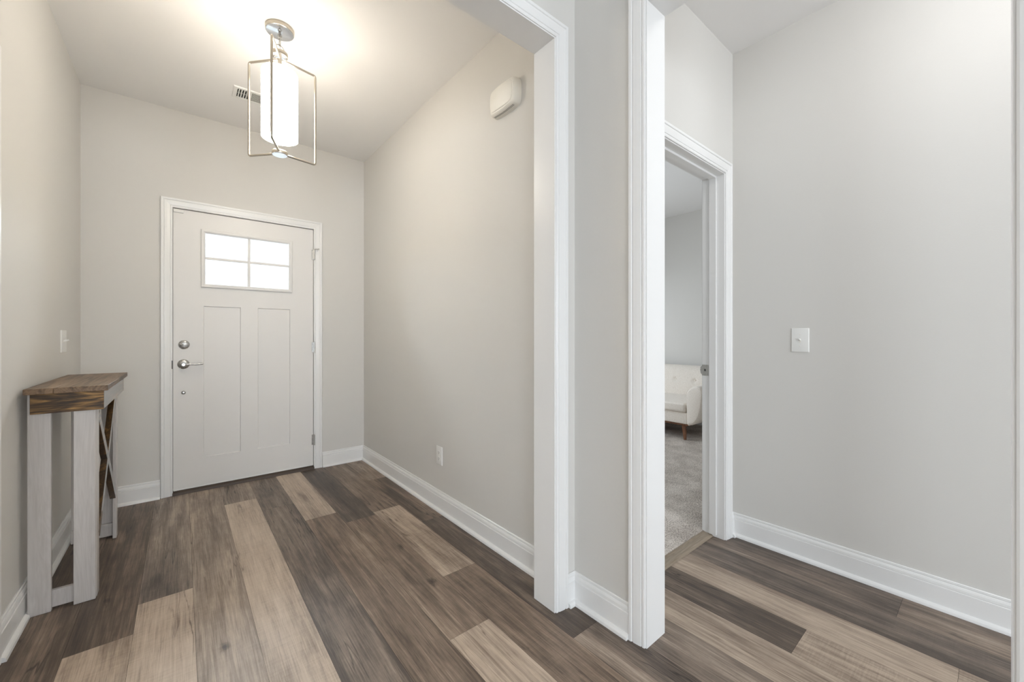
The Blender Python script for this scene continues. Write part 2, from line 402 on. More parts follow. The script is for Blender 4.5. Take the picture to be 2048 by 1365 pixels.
def window_frame(name, horiz, c0, c1, z0, z1, p, label):
    bm = bmesh.new()
    def b(a0, a1, q0, q1):
        if horiz: box(bm, a0, a1, p - .03, p + .03, q0, q1)
        else: box(bm, p - .03, p + .03, a0, a1, q0, q1)
    mid = (z0 + z1) / 2
    b(c0, c0 + .05, z0, z1); b(c1 - .05, c1, z0, z1); b(c0 + .05, c1 - .05, z0, z0 + .05); b(c0 + .05, c1 - .05, z1 - .05, z1); b(c0 + .05, c1 - .05, mid - .025, mid + .025)
    struct(name, bm, 'trim', label, 'window')
window_frame('window_1', True, -.7, 1.0, .65, 2.25, YB - .06, 'white double hung window behind the camera, middle of three')
window_frame('window_2', True, -3.05, -1.35, .65, 2.25, YB - .06, 'white double hung window behind the camera, leftmost of three')
window_frame('window_3', True, 1.52, 2.32, .65, 2.25, YB - .06, 'narrow white window behind the camera, rightmost of three, added to light the side hall')
window_frame('window_5', False, -3.7, -2.1, .65, 2.25, XW - .06, 'white double hung window in the living room side wall, added for fill light')
window_frame('window_4', True, 2.4, 3.8, .7, 2.1, YF + .07, 'white double hung bedroom window in the front wall')

# ------------------------------------------------------------------ trim profiles
CAS = [(0, 0), (0, .0085), (.004, .0105), (.010, .0110), (.0115, .0088), (.0135, .0088), (.0150, .0120), (.030, .0145), (.044, .0160), (.0465, .0140), (.0490, .0140), (.0510, .0178), (.0555, .0185), (.0615, .0185), (.064, .0165), (.064, 0)]
BASE = [(0, 0), (.128, 0), (.1300, .0045), (.1275, .0075), (.1200, .0082), (.1182, .0068), (.1165, .0068), (.1150, .0100), (.1080, .0128), (.0985, .0138), (.0970, .0118), (.0955, .0118), (.0935, .0150), (.0200, .0150), (.0193, .0180), (.0165, .0235), (.0110, .0278), (.0040, .0295), (.0005, .0297), (.0005, 0)]
def casing(bm, fix, axis, nrm, i0, i1, zt, z0=.001):
    """mitred casing round an opening on the plane axis = fix; inner edges i0, i1, head zt; nrm = +-1"""
    def P(c, z): return (c, fix, z) if axis == 1 else (fix, c, z)
    nv = (0, nrm, 0) if axis == 1 else (nrm, 0, 0)
    def D(c, z): return (c, 0, z) if axis == 1 else (0, c, z)
    path = [P(i0, z0), P(i0, zt), P(i1, zt), P(i1, z0)]
    A = [D(-1, 0), D(-1, 1), D(1, 1), D(1, 0)]
    sweep(bm, CAS, path, A, [nv] * 4)
def baseboard(name, path, B, label):
    """path: list of (x, y); B: room-side (mitred) normals"""
    bm = bmesh.new()
    sweep(bm, BASE, [(x, y, 0) for x, y in path], [(0, 0, 1)] * len(path), [(a, b, 0) for a, b in B])
    return struct(name, bm, 'trim', label, 'baseboard')
rv = .005
def liner(bm, axis, lo, hi, p0, p1, zt):
    """jamb boards: inner faces at lo and hi along the wall; wall runs through p0..p1"""
    if axis == 1:   # wall normal is y
        box(bm, lo - TJ, lo, p0, p1, .0005, zt); box(bm, hi, hi + TJ, p0, p1, .0005, zt); box(bm, lo - TJ, hi + TJ, p0, p1, zt, zt + TJ)
    else:
        box(bm, p0, p1, lo - TJ, lo, .0005, zt); box(bm, p0, p1, hi, hi + TJ, .0005, zt); box(bm, p0, p1, lo - TJ, hi + TJ, zt, zt + TJ)
bm = bmesh.new(); liner(bm, 1, -.372, OPX, Y1 - .004, Y2 + .004, ZO)
casing(bm, Y1, 1, -1, -.372 - rv, OPX + rv, ZO + rv); casing(bm, Y2, 1, 1, -.372 - rv, OPX + rv, ZO + rv)
struct('trim_2', bm, 'trim', 'white casing and jamb of the wide opening into the entry', 'opening trim')
bm = bmesh.new(); liner(bm, 0, OPY0, OPY1, XR - .004, XR2 + .004, ZO)
casing(bm, XR, 0, -1, OPY0 - rv, OPY1 + rv, ZO + rv); casing(bm, XR2, 0, 1, OPY0 - rv, OPY1 + rv, ZO + rv)
struct('trim_3', bm, 'trim', 'white casing and jamb of the opening into the side hall', 'opening trim')
bm = bmesh.new(); liner(bm, 1, BX0, BX1, YV - .002, YV2 + .003, 2.030)
casing(bm, YV, 1, -1, BX0 - rv, BX1 + rv, 2.030 + rv); casing(bm, YV2, 1, 1, BX0 - rv, BX1 + rv, 2.030 + rv, .013)
box(bm, BX1 - .011, BX1, 1.000, 1.037, .013, 2.030); box(bm, BX0, BX0 + .011, 1.000, 1.037, .013, 2.030); box(bm, BX0 + .011, BX1 - .011, 1.000, 1.037, 2.019, 2.030)
t3 = struct('trim_4', bm, 'trim', 'white casing, jamb and stop of the bedroom doorway', 'door trim')
bm = bmesh.new()                                                    # strike plate on the jamb, with its curved lip
rbox(bm, BX1 - .0016, BX1, 1.044, 1.082, .905, .968, .0006, 1)
prism(bm, [(1.081, .912), (1.089, .918), (1.091, .9365), (1.089, .955), (1.081, .961)], 0, BX1 - .0022, BX1 - .0004)
sp = obj('strike_plate', bm, 'satin', t3); sp['label'] = 'nickel strike plate'
bm = bmesh.new(); box(bm, BX1 - .0021, BX1 - .0015, 1.060, 1.068, .931, .943); obj('latch_hole', bm, 'slot', sp)
for z in (.911, .962):
    bm = bmesh.new(); lathe(bm, [(0, .0012), (.0028, .0009), (.0035, 0)], (BX1 - .0016, 1.063, z), (-1, 0, 0), 12); obj('screw', bm, 'satin', sp, True)
# left wall doorway (only the edge of its casing shows)
bm = bmesh.new(); liner(bm, 0, 1.356, 2.116, XL - .117, XL + .002, 2.060 - TJ); casing(bm, XL, 0, 1, 1.356 - rv, 2.116 + rv, 2.060 + rv)
struct('trim_5', bm, 'trim', 'white door casing on the left wall, at the left edge of the photo', 'door trim')
bm = bmesh.new()
for b in ((1.358, 1.468, .012, 2.04), (2.004, 2.114, .012, 2.04), (1.468, 2.004, .012, .23), (1.468, 2.004, 1.93, 2.04), (1.468, 2.004, .86, 1.02)): box(bm, XL - .060, XL - .025, *b)
box(bm, XL - .053, XL - .033, 1.468, 2.004, .23, .86); box(bm, XL - .053, XL - .033, 1.468, 2.004, 1.02, 1.93)
d2 = struct('door_2', bm, 'door', 'white two panel interior door in the left wall', 'door')
bm = bmesh.new(); lathe(bm, [(0, .0), (.030, .0), (.030, .006), (.012, .010), (.011, .035), (.024, .045), (.027, .058), (.018, .068), (0, .070)], (XL - .025, 1.416, .93), (1, 0, 0)); obj('knob', bm, 'satin', d2, True)

CW = .064 + rv
baseboard('baseboard_right', [(XR, Y2 + .019), (XR, YF), (DX1 + CW - .004, YF)], [(-1, 0), (-1, -1), (0, -1)], 'white stepped baseboard along the entry right wall, turning to the front door')
baseboard('baseboard_left', [(DX0 - CW + .004, YF), (XL, YF), (XL, 2.121 + CW - .004)], [(0, -1), (1, -1), (1, 0)], 'white stepped baseboard in the left corner behind the console table')
baseboard('baseboard_opening', [(OPX + CW, Y1), (XR, Y1), (XR, OPY1 + CW)], [(0, -1), (-1, -1), (-1, 0)], 'short white baseboard turning the corner between the two cased openings')
baseboard('baseboard_hall', [(BX1 + CW, YV), (XV, YV), (XV, YB)], [(0, -1), (-1, -1), (-1, 0)], 'long white baseboard under the light switch in the side hall')
baseboard('baseboard_bedroom', [(XB, YF), (XB, YV2)], [(-1, 0), (-1, 0)], 'white baseboard behind the loveseat')
baseboard('baseboard_living', [(XR, OPY0 - CW), (XR, -.24), (XR2, -.24)], [(-1, 0), (-1, -1), (0, -1)], 'short white baseboard on the wall end right of the camera')

# ------------------------------------------------------------------ front door
S0, S1, ZB, ZT = -.046, .870, .030, 2.043
FD = YF + .006                                                  # inside face of the slab
bm = bmesh.new()
box(bm, DX0 - .001, S0 - .0, FD + .046, YF2, .001, 2.047); box(bm, S1, DX1 + .001, FD + .046, YF2, .001, 2.047); box(bm, DX0, DX1, FD + .046, YF2, ZT, 2.047)
casing(bm, YF, 1, -1, DX0 + .002, DX1 - .002, 2.047)
dj = struct('trim_6', bm, 'trim', 'white moulded casing around the front door', 'door trim')
bm = bmesh.new(); rbox(bm, -.0535, -.0490, YF - .0128, YF - .0085, .900, .960, .0015, 1); st = obj('strike_plate', bm, 'slot', dj); st['label'] = 'dark latch strike at the casing edge'
bm = boxes((DX0, S0 + .01, FD + .0405, FD + .046, ZB, 2.047), (S1 - .01, DX1, FD + .0405, FD + .046, ZB, 2.047), (S0 + .01, S1 - .01, FD + .0405, FD + .046, ZT - .01, 2.047)); obj('weatherstrip', bm, 'seam', dj)
bm = bmesh.new(); prism(bm, [(YF - .020, .0005), (YF - .014, .016), (YF + .000, .026), (YF2, .026), (YF2, .0005)], 0, DX0, DX1)
struct('trim_7', bm, 'bronze', 'dark brown threshold under the front door', 'threshold')
d1 = thing('door_1', 'white craftsman front door with four-pane window and two tall panels', 'door', (0.412, YF, 0), kind='structure')
bm = bmesh.new(); Y0, Y9 = FD, FD + .040
lx0, lx1, lz0, lz1 = .122, .697, 1.505, 1.909
pz0, pz1 = .240, 1.355
for b in ((S0, S1, ZB, pz0), (S0, .125, pz0, pz1), (.354, .466, pz0, pz1), (.694, S1, pz0, pz1), (S0, S1, pz1, lz0), (S0, lx0, lz0, lz1), (lx1, S1, lz0, lz1), (S0, S1, lz1, ZT)):
    box(bm, b[0], b[1], Y0, Y9, b[2], b[3])
def recess(bm, x0, x1, z0, z1, d=.007, bev=.004):
    o = [(x0, z0), (x1, z0), (x1, z1), (x0, z1)]; i = [(x0 + bev, z0 + bev), (x1 - bev, z0 + bev), (x1 - bev, z1 - bev), (x0 + bev, z1 - bev)]
    a = [bm.verts.new((x, Y0, z)) for x, z in o]; b = [bm.verts.new((x, Y0 + d, z)) for x, z in i]
    for k in range(4): bm.faces.new((a[k], a[(k + 1) % 4], b[(k + 1) % 4], b[k]))
    bm.faces.new(b)
recess(bm, .125, .354, pz0, pz1); recess(bm, .466, .694, pz0, pz1)
me = obj('slab', bm, 'door', d1)
# window insert: frame, muntins, glass
FR = [(0, 0), (0, .009), (.004, .0125), (.016, .0125), (.020, .0095), (.026, .004), (.026, -.02), (0, -.02)]
bm = bmesh.new()
fx0, fx1, fz0, fz1 = .110, .709, 1.493, 1.921
path = [(fx0, Y0, fz0), (fx0, Y0, fz1), (fx1, Y0, fz1), (fx1, Y0, fz0), (fx0, Y0, fz0)]
A = [(1, 0, 1), (1, 0, -1), (-1, 0, -1), (-1, 0, 1), (1, 0, 1)]
sweep(bm, FR, path, A, [(0, -1, 0)] * 5)
wf = obj('window_frame', bm, 'door', d1)
bm = bmesh.new()
mx, mz = .408, 1.712
rbox(bm, mx - .0095, mx + .0095, Y0 + .004, Y0 + .016, 1.5185, 1.8955, .003, 1); rbox(bm, .1355, mx - .008, Y0 + .005, Y0 + .015, mz - .0095, mz + .0095, .003, 1); rbox(bm, mx + .008, .6835, Y0 + .005, Y0 + .015, mz - .0095, mz + .0095, .003, 1)
obj('muntins', bm, 'door', wf)
bm = bmesh.new(); box(bm, .134, .685, Y0 + .017, Y0 + .021, 1.517, 1.897); obj('window_pane', bm, 'glass', wf)
# hardware
bm = bmesh.new(); lathe(bm, [(0, .013), (.022, .013), (.030, .008), (.0325, .003), (.0325, 0)], (.014, Y0, 1.071), (0, -1, 0)); db = obj('deadbolt', bm, 'satin', d1, True); db['label'] = 'round nickel deadbolt'
bm = bmesh.new(); rbox(bm, -.008, .036, Y0 - .026, Y0 - .012, 1.0675, 1.0745, .003, 2); lathe(bm, [(.008, .0), (.007, .014), (0, .016)], (.014, Y0 - .012, 1.071), (0, -1, 0), 16); obj('thumb_turn', bm, 'satin', db, True)
bm = bmesh.new(); lathe(bm, [(0, .014), (.018, .014), (.028, .009), (.0345, .003), (.0345, 0)], (.011, Y0, .931), (0, -1, 0)); rs = obj('rosette', bm, 'satin', d1, True); rs['label'] = 'round nickel lever rosette'
bm = bmesh.new()
lathe(bm, [(.0125, 0), (.011, .030), (.0135, .036), (.0135, .050), (.010, .054), (0, .054)], (.011, Y0 - .012, .931), (0, -1, 0), 24)
tube(bm, rounded([(.016, Y0 - .055, .932), (.050, Y0 - .056, .932), (.085, Y0 - .052, .929), (.119, Y0 - .048, .932)], .012, 4), .006, 14, rr=None)
lathe(bm, [(0, 0), (.007, .001), (.0085, .008), (.007, .016), (0, .018)], (.106, Y0 - .0485, .9315), (1, .1, .1), 14)
obj('lever', bm, 'satin', rs, True)
bm = bmesh.new(); lathe(bm, [(.013, 0), (.013, .003), (.0105, .005), (.010, .011), (.006, .015), (0, .016)], (.011, Y0, .726), (0, -1, 0), 24); pk = obj('lock_button', bm, 'satin', d1, True); pk['label'] = 'small round nickel lock below the lever'
for z in (1.829, 1.039, .248):
    bm = bmesh.new()
    for i in range(5): lathe(bm, [(0, 0), (.0062, 0), (.0062, .0168), (0, .0168)], (.8725, YF - .0185, z - .0435 + i * .0175), (0, 0, 1), 16)
    lathe(bm, [(0, .0), (.005, .001), (.005, .004), (0, .006)], (.8725, YF - .0185, z + .044), (0, 0, 1), 12)
    box(bm, .858, .8725, FD - .0015, FD + .0005, z - .043, z + .043); box(bm, .869, .8755, YF - .0185, FD, z - .043, z + .043)
    hg = obj('hinge', bm, 'satin', d1, True)
    if z > 1.5:
        bm = bmesh.new(); tube(bm, [(.8725, YF - .0185, z + .047), (.890, YF - .030, z + .047), (.902, YF - .034, z + .047)], .0035, 10); lathe(bm, [(0, 0), (.007, 0), (.007, .008), (0, .008)], (.902, YF - .030, z + .047), (0, -1, 0), 16)
        lathe(bm, [(.0085, 0), (.0085, .005), (.004, .005)], (.8725, YF - .0185, z + .0445), (0, 0, 1), 16)
        tube(bm, [(.888, YF - .026, z + .045), (.896, YF - .024, z + .028)], .003, 8)
        obj('hinge_pin_stop', bm, 'satin', hg, True)
bm = bmesh.new(); rbox(bm, -.044, .012, Y0 - .012, Y0, 2.016, 2.036, .003, 2); sn = obj('alarm_contact', bm, 'plastic', d1); sn['label'] = 'small white alarm contact at the top left corner'
bm = bmesh.new(); rbox(bm, S0 + .002, S1 - .002, Y0 - .003, Y0 + .03, .0275, .036, .001, 1); obj('door_sweep', bm, 'plastic', d1)

# ------------------------------------------------------------------ console table
T = thing('console_table', 'narrow rustic console table, dark stained top on whitewashed legs with X brace', 'table', (-.375, 2.84, 0))
bm = bmesh.new()
for a, b in ((-.4815, -.401), (-.4005, -.244)): rbox(bm, a, b, 2.435, 3.240, .897, .920, .0015, 1)
obj('tabletop', bm, 'stain_top', T)
ax0, ax1, ay0, ay1 = -.467, -.259, 2.455, 3.222
bm = bmesh.new(); rbox(bm, ax0, ax1, ay0, ay0 + .010, .816, .8968, .001, 1); e = obj('apron', bm, 'stain_x', T); e['label'] = 'dark brown end apron'
bm = bmesh.new(); rbox(bm, ax1 - .018, ax1, ay0 + .0105, ay1 - .0105, .816, .8968, .001, 1); obj('apron', bm, 'stain_y', T)
bm = bmesh.new(); rbox(bm, ax0, ax1, ay1 - .010, ay1, .816, .8968, .001, 1); obj('apron', bm, 'stain_x', T)
def leg(x0, x1, y0, y1, stile=None):
    bm = bmesh.new(); rbox(bm, x0, x1, y0, y1, .0005, .8968, .002, 1)
    if stile: rbox(bm, *stile, .0005, .8155, .002, 1)
    return obj('leg', bm, 'whitewash', T)
leg(-.476, -.412, 2.466, 2.486)
leg(-.350, -.2845, 2.466, 2.486, (-.300, -.2825, 2.4855, 2.543))
leg(-.461, -.397, 3.190, 3.210)
leg(-.346, -.2845, 3.190, 3.210, (-.297, -.2805, 3.140, 3.1905))
bm = bmesh.new(); rbox(bm, -.470, -.302, 2.4865, 2.5045, .008, .078, .0015, 1); obj('stretcher', bm, 'whitewash', T)
bm = bmesh.new(); rbox(bm, -.460, -.299, 3.1720, 3.1895, .008, .078, .0015, 1); obj('stretcher', bm, 'whitewash', T)
def brace(p0, p1, wd, x0, x1):
    d = (Vector(p1) - Vector(p0)).normalized(); n = Vector((-d.y, d.x)) * wd / 2
    bm = bmesh.new(); q = [Vector(p0) + n, Vector(p0) - n, Vector(p1) - n, Vector(p1) + n]
    prism(bm, [(v.x, v.y) for v in q], 0, x0, x1)
    o = obj('brace', bm, 'stain_y', T); return o
brace((2.545, .785), (3.138, .245), .042, -.3055, -.2825); brace((2.545, .250), (3.120, .814), .042, -.3050, -.2820)

# ------------------------------------------------------------------ pendant light
PX, PY = .397, 2.390
P = thing('pendant_light', 'brushed nickel pendant with frosted glass cylinder in open wire frame', 'light', (PX, PY, H))
bm = bmesh.new(); lathe(bm, [(0, -.0005), (.0655, -.0005), (.0655, -.019), (.064, -.0205)], (PX, PY, H), n=48); cp = obj('canopy', bm, 'nickel', P, True)
bm = bmesh.new(); lathe(bm, [(.0645, -.0205), (.062, -.0215), (0, -.0215)], (PX, PY, H), n=48); obj('canopy_plate', bm, 'steel', cp, True)
bm = bmesh.new()
lathe(bm, [(.0, -.021), (.0065, -.022), (.0065, -.032), (.010, -.034), (.0105, -.042), (.0075, -.046), (.0065, -.056), (0, -.058)], (PX, PY, H), n=24)
obj('canopy_nipple', bm, 'satin', P, True)
def ring(c, rx, rz, r, ang):
    pts = [(c[0] + rx * math.cos(t) * math.cos(ang), c[1] + rx * math.cos(t) * math.sin(ang), c[2] + rz * math.sin(t)) for t in [2 * math.pi * i / 28 for i in range(28)]]
    bm = bmesh.new(); tube(bm, pts, r, 10, True); return bm
obj('chain_link', ring((PX, PY, 2.671), .009, .019, .0022, R(100)), 'satin', P, True)
obj('hanging_loop', ring((PX, PY, 2.636), .024, .020, .0022, R(20)), 'satin', P, True)
bm = bmesh.new(); tube(bm, [(PX, PY, 2.690), (PX + .003, PY + .002, 2.66), (PX, PY, 2.615)], .0016, 8); obj('wire', bm, 'satin', P, True)
bm = bmesh.new(); lathe(bm, [(0, 2.6155), (.037, 2.6155), (.0375, 2.613), (.0375, 2.597), (.0365, 2.5955), (0, 2.5955)], (PX, PY, 0), n=40); hb = obj('hub', bm, 'nickel', P, True)
bm = bmesh.new(); lathe(bm, [(.0345, 2.5950), (0, 2.5950)], (PX, PY, 0), n=40); obj('hub_plate', bm, 'steel', hb)
zt_, zb_, rad = 2.584, 2.089, .182
U = Vector((math.sin(-math.atan2(661, 800.04)), 0))
th = math.atan2(661, 800.04)                                     # camera yaw
for ca in (171.2, 50.0, -70.6):
    # plan direction: camera-space angle (x right, forward) turned into the room's axes
    cx, cf = math.cos(R(ca)), math.sin(R(ca))
    dx = cx * math.cos(th) + cf * math.sin(th); dy = -cx * math.sin(th) + cf * math.cos(th)
    Q = lambda r, z: (PX + dx * r, PY + dy * r, z)
    bm = bmesh.new(); tube(bm, rounded([Q(.012, zt_), Q(rad, zt_), Q(rad, zb_), Q(.026, zb_)], .012, 5), .0058, 12); obj('frame_rod', bm, 'nickel', P, True)
    bm = bmesh.new(); lathe(bm, [(0, 0), (.0055, 0), (.0055, .012), (0, .012)], Q(.029, 2.583), (0, 0, 1), 12); obj('rod_fastener', bm, 'satin', P, True)
bm = bmesh.new(); lathe(bm, [(0, 2.0985), (.036, 2.0985), (.037, 2.097), (.037, 2.082), (.036, 2.0805)], (PX, PY, 0), n=40); fn = obj('finial', bm, 'nickel', P, True)
bm = bmesh.new(); lathe(bm, [(.036, 2.0805), (.034, 2.0795), (0, 2.0795)], (PX, PY, 0), n=40); obj('finial_plate', bm, 'steel', fn)
bm = bmesh.new(); lathe(bm, [(.0085, 2.5955), (.0085, 2.522)], (PX, PY, 0), n=20); obj('stem', bm, 'nickel', P, True)
M['shade'] = emit('glowing_opal_glass', (1.0, .905, .77), 12.6, 7.2, .11, 2.33)
M['bulb'] = emit('lit_bulb', (1.0, .9, .75), 1.2)
bm = bmesh.new()
sr, z0, z1 = .0845, 2.166, 2.515
lathe(bm, [(sr - .003, z0), (sr, z0 + .001), (sr, z1 - .012), (sr - .003, z1 - .004), (sr - .010, z1), (.020, z1), (.020, z1 - .004), (sr - .010, z1 - .004), (sr - .004, z1 - .012), (sr - .004, z0)], (PX, PY, 0), n=64, closed=True)
obj('glass_shade', bm, 'shade', P, True)
bm = bmesh.new(); lathe(bm, [(0, 2.5108), (.066, 2.5108), (.066, 2.5085), (0, 2.5085)], (PX, PY, 0), n=40); obj('shade_light_stop', bm, 'nickel', P, True)  # added disc inside the shade top, stops light going straight up
bm = bmesh.new(); lathe(bm, [(0, 2.521), (.020, 2.521), (.020, 2.44), (.014, 2.43), (0, 2.43)], (PX, PY, 0), n=24); obj('lamp_socket', bm, 'plastic', P, True)
bm = bmesh.new(); lathe(bm, [(.013, 2.43), (.014, 2.415), (.026, 2.385), (.030, 2.36), (.026, 2.338), (.013, 2.325), (0, 2.322)], (PX, PY, 0), n=24); obj('bulb', bm, 'bulb', P, True)

# ------------------------------------------------------------------ side hall ceiling light (just outside the frame)
HX, HY = 1.78, -.10
F = thing('ceiling_light', 'round flush mount ceiling light in the side hall', 'light', (HX, HY, H))
bm = bmesh.new(); lathe(bm, [(0, -.0005), (.15, -.0005), (.15, -.022), (.145, -.028), (0, -.028)], (HX, HY, H), n=48); obj('base_pan', bm, 'satin', F, True)
M['opal'] = emit('glowing_opal_dome', (1.0, .98, .97), 8.2)
bm = bmesh.new(); lathe(bm, [(.138, -.028), (.132, -.055), (.11, -.080), (.06, -.098), (0, -.103)], (HX, HY, H), n=48); obj('dome', bm, 'opal', F, True)

# ------------------------------------------------------------------ ceiling vent
vx0, vx1, vy0, vy1 = .258, .600, 3.105, 3.262
V = thing('ceiling_vent', 'white three-way metal air register in the entry ceiling', 'vent', ((vx0 + vx1) / 2, (vy0 + vy1) / 2, H))
FRV = [(0, 0), (.004, .006), (.020, .007), (.024, .004), (.024, 0)]
bm = bmesh.new()
zc = H - .0005
sweep(bm, FRV, [(vx0, vy0, zc), (vx0, vy1, zc), (vx1, vy1, zc), (vx1, vy0, zc), (vx0, vy0, zc)], [(1, 1, 0), (1, -1, 0), (-1, -1, 0), (-1, 1, 0), (1, 1, 0)], [(0, 0, -1)] * 5)
ix0, ix1, iy0, iy1 = vx0 + .024, vx1 - .024, vy0 + .024, vy1 - .024
for x in (ix0 + .075, ix1 - .075): box(bm, x - .004, x + .004, iy0, iy1, zc - .005, zc)
box(bm, ix0, ix1, (iy0 + iy1) / 2 - .0015, (iy0 + iy1) / 2 + .0015, zc - .0022, zc)
obj('frame', bm, 'plastic', V)
bm = bmesh.new(); box(bm, ix0, ix1, iy0, iy1, zc - .0006, zc); obj('duct_opening', bm, 'void', V)
def slat(p0, p1, tilt):
    bm = bmesh.new(); p0, p1 = Vector(p0), Vector(p1); d = (p1 - p0).normalized(); s = d.cross(Vector((0, 0, 1)))
    n = (s * math.cos(tilt) + Vector((0, 0, 1)) * math.sin(tilt)); t = d.cross(n) * .0006; n = n * .0052
    sweep(bm, [(-1, -1), (1, -1), (1, 1), (-1, 1)], [p0, p1], [n, n], [t, t]); obj('louver', bm, 'plastic', V)
for i in range(5):
    for xs, sgn in ((ix0 + .009 + i * .0145, 1), (ix1 - .009 - i * .0145, -1)): slat((xs, iy0, zc - .0045), (xs, iy1, zc - .0045), R(38) * sgn)
for i in range(8):
    y = iy0 + .007 + i * (iy1 - iy0 - .014) / 7
    slat((ix0 + .08, y, zc - .0045), (ix1 - .08, y, zc - .0045), R(-48))

# ------------------------------------------------------------------ door chime
Cc = thing('door_chime', 'ivory pillow-shaped door chime box high on the entry right wall', 'door chime', (XR, 1.6, 2.35))
def pillow(cy, cz, hw, hh, x, bul=.06, n=10):
    """outline with bowed sides in the y-z plane"""
    pts = []
    cs = [(-hw, -hh), (hw, -hh), (hw, hh), (-hw, hh)]; r = .014
    for k in range(4):
        a, b = Vector(cs[k]), Vector(cs[(k + 1) % 4]); d = (b - a); nrm = Vector((d.y, -d.x)).normalized()
        for i in range(n):
            t = (i + .5) / n; bow = 4 * t * (1 - t) * .007
            e = min(t, 1 - t) * d.length; cut = max(0, r - e) ** 2 / r * .7
            q = a + d * t + nrm * (bow - cut); pts.append((x, cy + q.x, cz + q.y))
    return pts
def loft(bm, rings, cap0=True, cap1=True):
    vs = [[bm.verts.new(p) for p in r] for r in rings]; n = len(vs[0])
    for a, b in zip(vs, vs[1:]):
        for i in range(n): bm.faces.new((a[i], a[(i + 1) % n], b[(i + 1) % n], b[i]))
    if cap0: bm.faces.new(vs[0][::-1])
    if cap1: bm.faces.new(vs[-1])
cy_, cz_ = 1.603, 2.3500
bm = bmesh.new()
loft(bm, [pillow(cy_, cz_, .100, .066, XR), pillow(cy_, cz_, .100, .066, XR - .012), pillow(cy_, cz_, .098, .065, XR - .030), pillow(cy_, cz_, .093, .061, XR - .041), pillow(cy_, cz_, .087, .056, XR - .046)])
obj('housing', bm, 'cream', Cc, True)
bm = bmesh.new(); loft(bm, [pillow(cy_ + .003, cz_ + .003, .083, .052, XR - .0455), pillow(cy_ + .003, cz_ + .003, .083, .052, XR - .0475), pillow(cy_ + .003, cz_ + .003, .079, .049, XR - .0500)]); obj('cover_plate', bm, 'cream', Cc, True)
for k, xo in enumerate((.030, .024)):
    bm = bmesh.new(); pts = []
    for i in range(9):
        t = i / 8; pts.append((XR - xo, cy_ - .078 + .156 * t, cz_ - .0652 - 4 * (.10 + .80 * t) * (.90 - .80 * t) * .0068 - (.0002 if k == 0 else .0006)))
    tube(bm, pts, .0008, 6); obj('grille_slot', bm, 'slot', Cc)

# ------------------------------------------------------------------ switches and outlet
def plate(bm, axis, nrm, fix, c, z, wd, ht, d=.0055):
    t = bmesh.new(); box(t, -wd / 2, wd / 2, 0, d, -ht / 2, ht / 2)
    es = [e for e in t.edges if all(v.co.y > d - 1e-6 for v in e.verts)]
    bmesh.ops.bevel(t, geom=es, offset=.004, segments=3, profile=.5, affect='EDGES')
    merge(bm, t, wallm(axis, nrm, fix, c, z))
def wallm(axis, nrm, fix, c, z):
    """local x along wall, local y out of the wall"""
    if axis == 0: m = Matrix(((0, nrm, 0, fix), (-nrm, 0, 0, c), (0, 0, 1, z), (0, 0, 0, 1)))
    else: m = Matrix(((1, 0, 0, c), (0, nrm, 0, fix), (0, 0, 1, z), (0, 0, 0, 1)))
    return m
def local(name, fn, wm, m, parent, smooth=False):
    t = bmesh.new(); fn(t); bm = bmesh.new(); merge(bm, t, wm); return obj(name, bm, m, parent, smooth)
def switch(label, nrm, fix, c, z, wd, ht, gangs):
    t = thing('light_switch', label, 'light switch', (fix, c, z), group=None)
    bm = bmesh.new(); plate(bm, 0, nrm, fix, c, z, wd, ht); obj('wall_plate', bm, 'plastic', t, True)
    for gx in gangs:
        wm = wallm(0, nrm, fix, c, z)
        local('toggle_slot', lambda b: box(b, gx - .0050, gx + .0050, .005, .0060, -.012, .012), wm, 'cream', t)
        def tg(b):
            q = bmesh.new(); box(q, -.0040, .0040, 0, .017, -.0045, .0045)
            for v in q.verts:
                if v.co.y > .01: v.co.x *= .75; v.co.z *= .7
            bmesh.ops.bevel(q, geom=q.edges[:], offset=.0012, segments=2, affect='EDGES')
            merge(b, q, Matrix.Translation((gx, .004, 0)) @ Matrix.Rotation(R(24), 4, 'X'))
        local('toggle', tg, wm, 'plastic', t, True)
        for sz in (-.030, .030):
            local('screw', lambda b: lathe(b, [(0, .0008), (.0024, .0006), (.003, 0)], (gx, .0054, sz), (0, 1, 0), 12), wm, 'cream', t, True)
    return t
switch('white single toggle switch alone on the pale grey side hall wall', -1, XV, .636, 1.111, .076, .122, (0,))
switch('white toggle switch plate on the left entry wall above the console table', 1, XL, 3.232, 1.104, .116, .120, (-.023, .023))
t = thing('wall_outlet', 'white duplex outlet low on the entry right wall', 'outlet', (XR, 2.312, .354))
bm = bmesh.new(); plate(bm, 0, -1, XR, 2.312, .354, .074, .118); obj('wall_plate', bm, 'plastic', t, True)
wm = wallm(0, -1, XR, 2.312, .354)
for rz in (.0195, -.0195):
    def rec(b):
        q = bmesh.new(); pts = [(.0165 * math.cos(2 * math.pi * i / 24), max(-.0125, min(.0125, .0165 * math.sin(2 * math.pi * i / 24)))) for i in range(24)]
        prism(q, pts, 1, .005, .0068); merge(b, q, Matrix.Translation((0, 0, rz)))
    rr_ = local('receptacle', rec, wm, 'plastic', t)
    def sl(b):
        box(b, -.0068, -.0048, .0066, .0071, rz - .001, rz + .007); box(b, .0048, .0068, .0066, .0071, rz, rz + .006)
        lathe(b, [(0, .0004), (.0024, .0004), (.0024, 0)], (0, .0067, rz - .0062), (0, 1, 0), 12)
    local('receptacle_slots', sl, wm, 'slot', rr_)
local('screw', lambda b: lathe(b, [(0, .0008), (.0024, .0006), (.003, 0)], (0, .0054, 0), (0, 1, 0), 12), wm, 'cream', t, True)

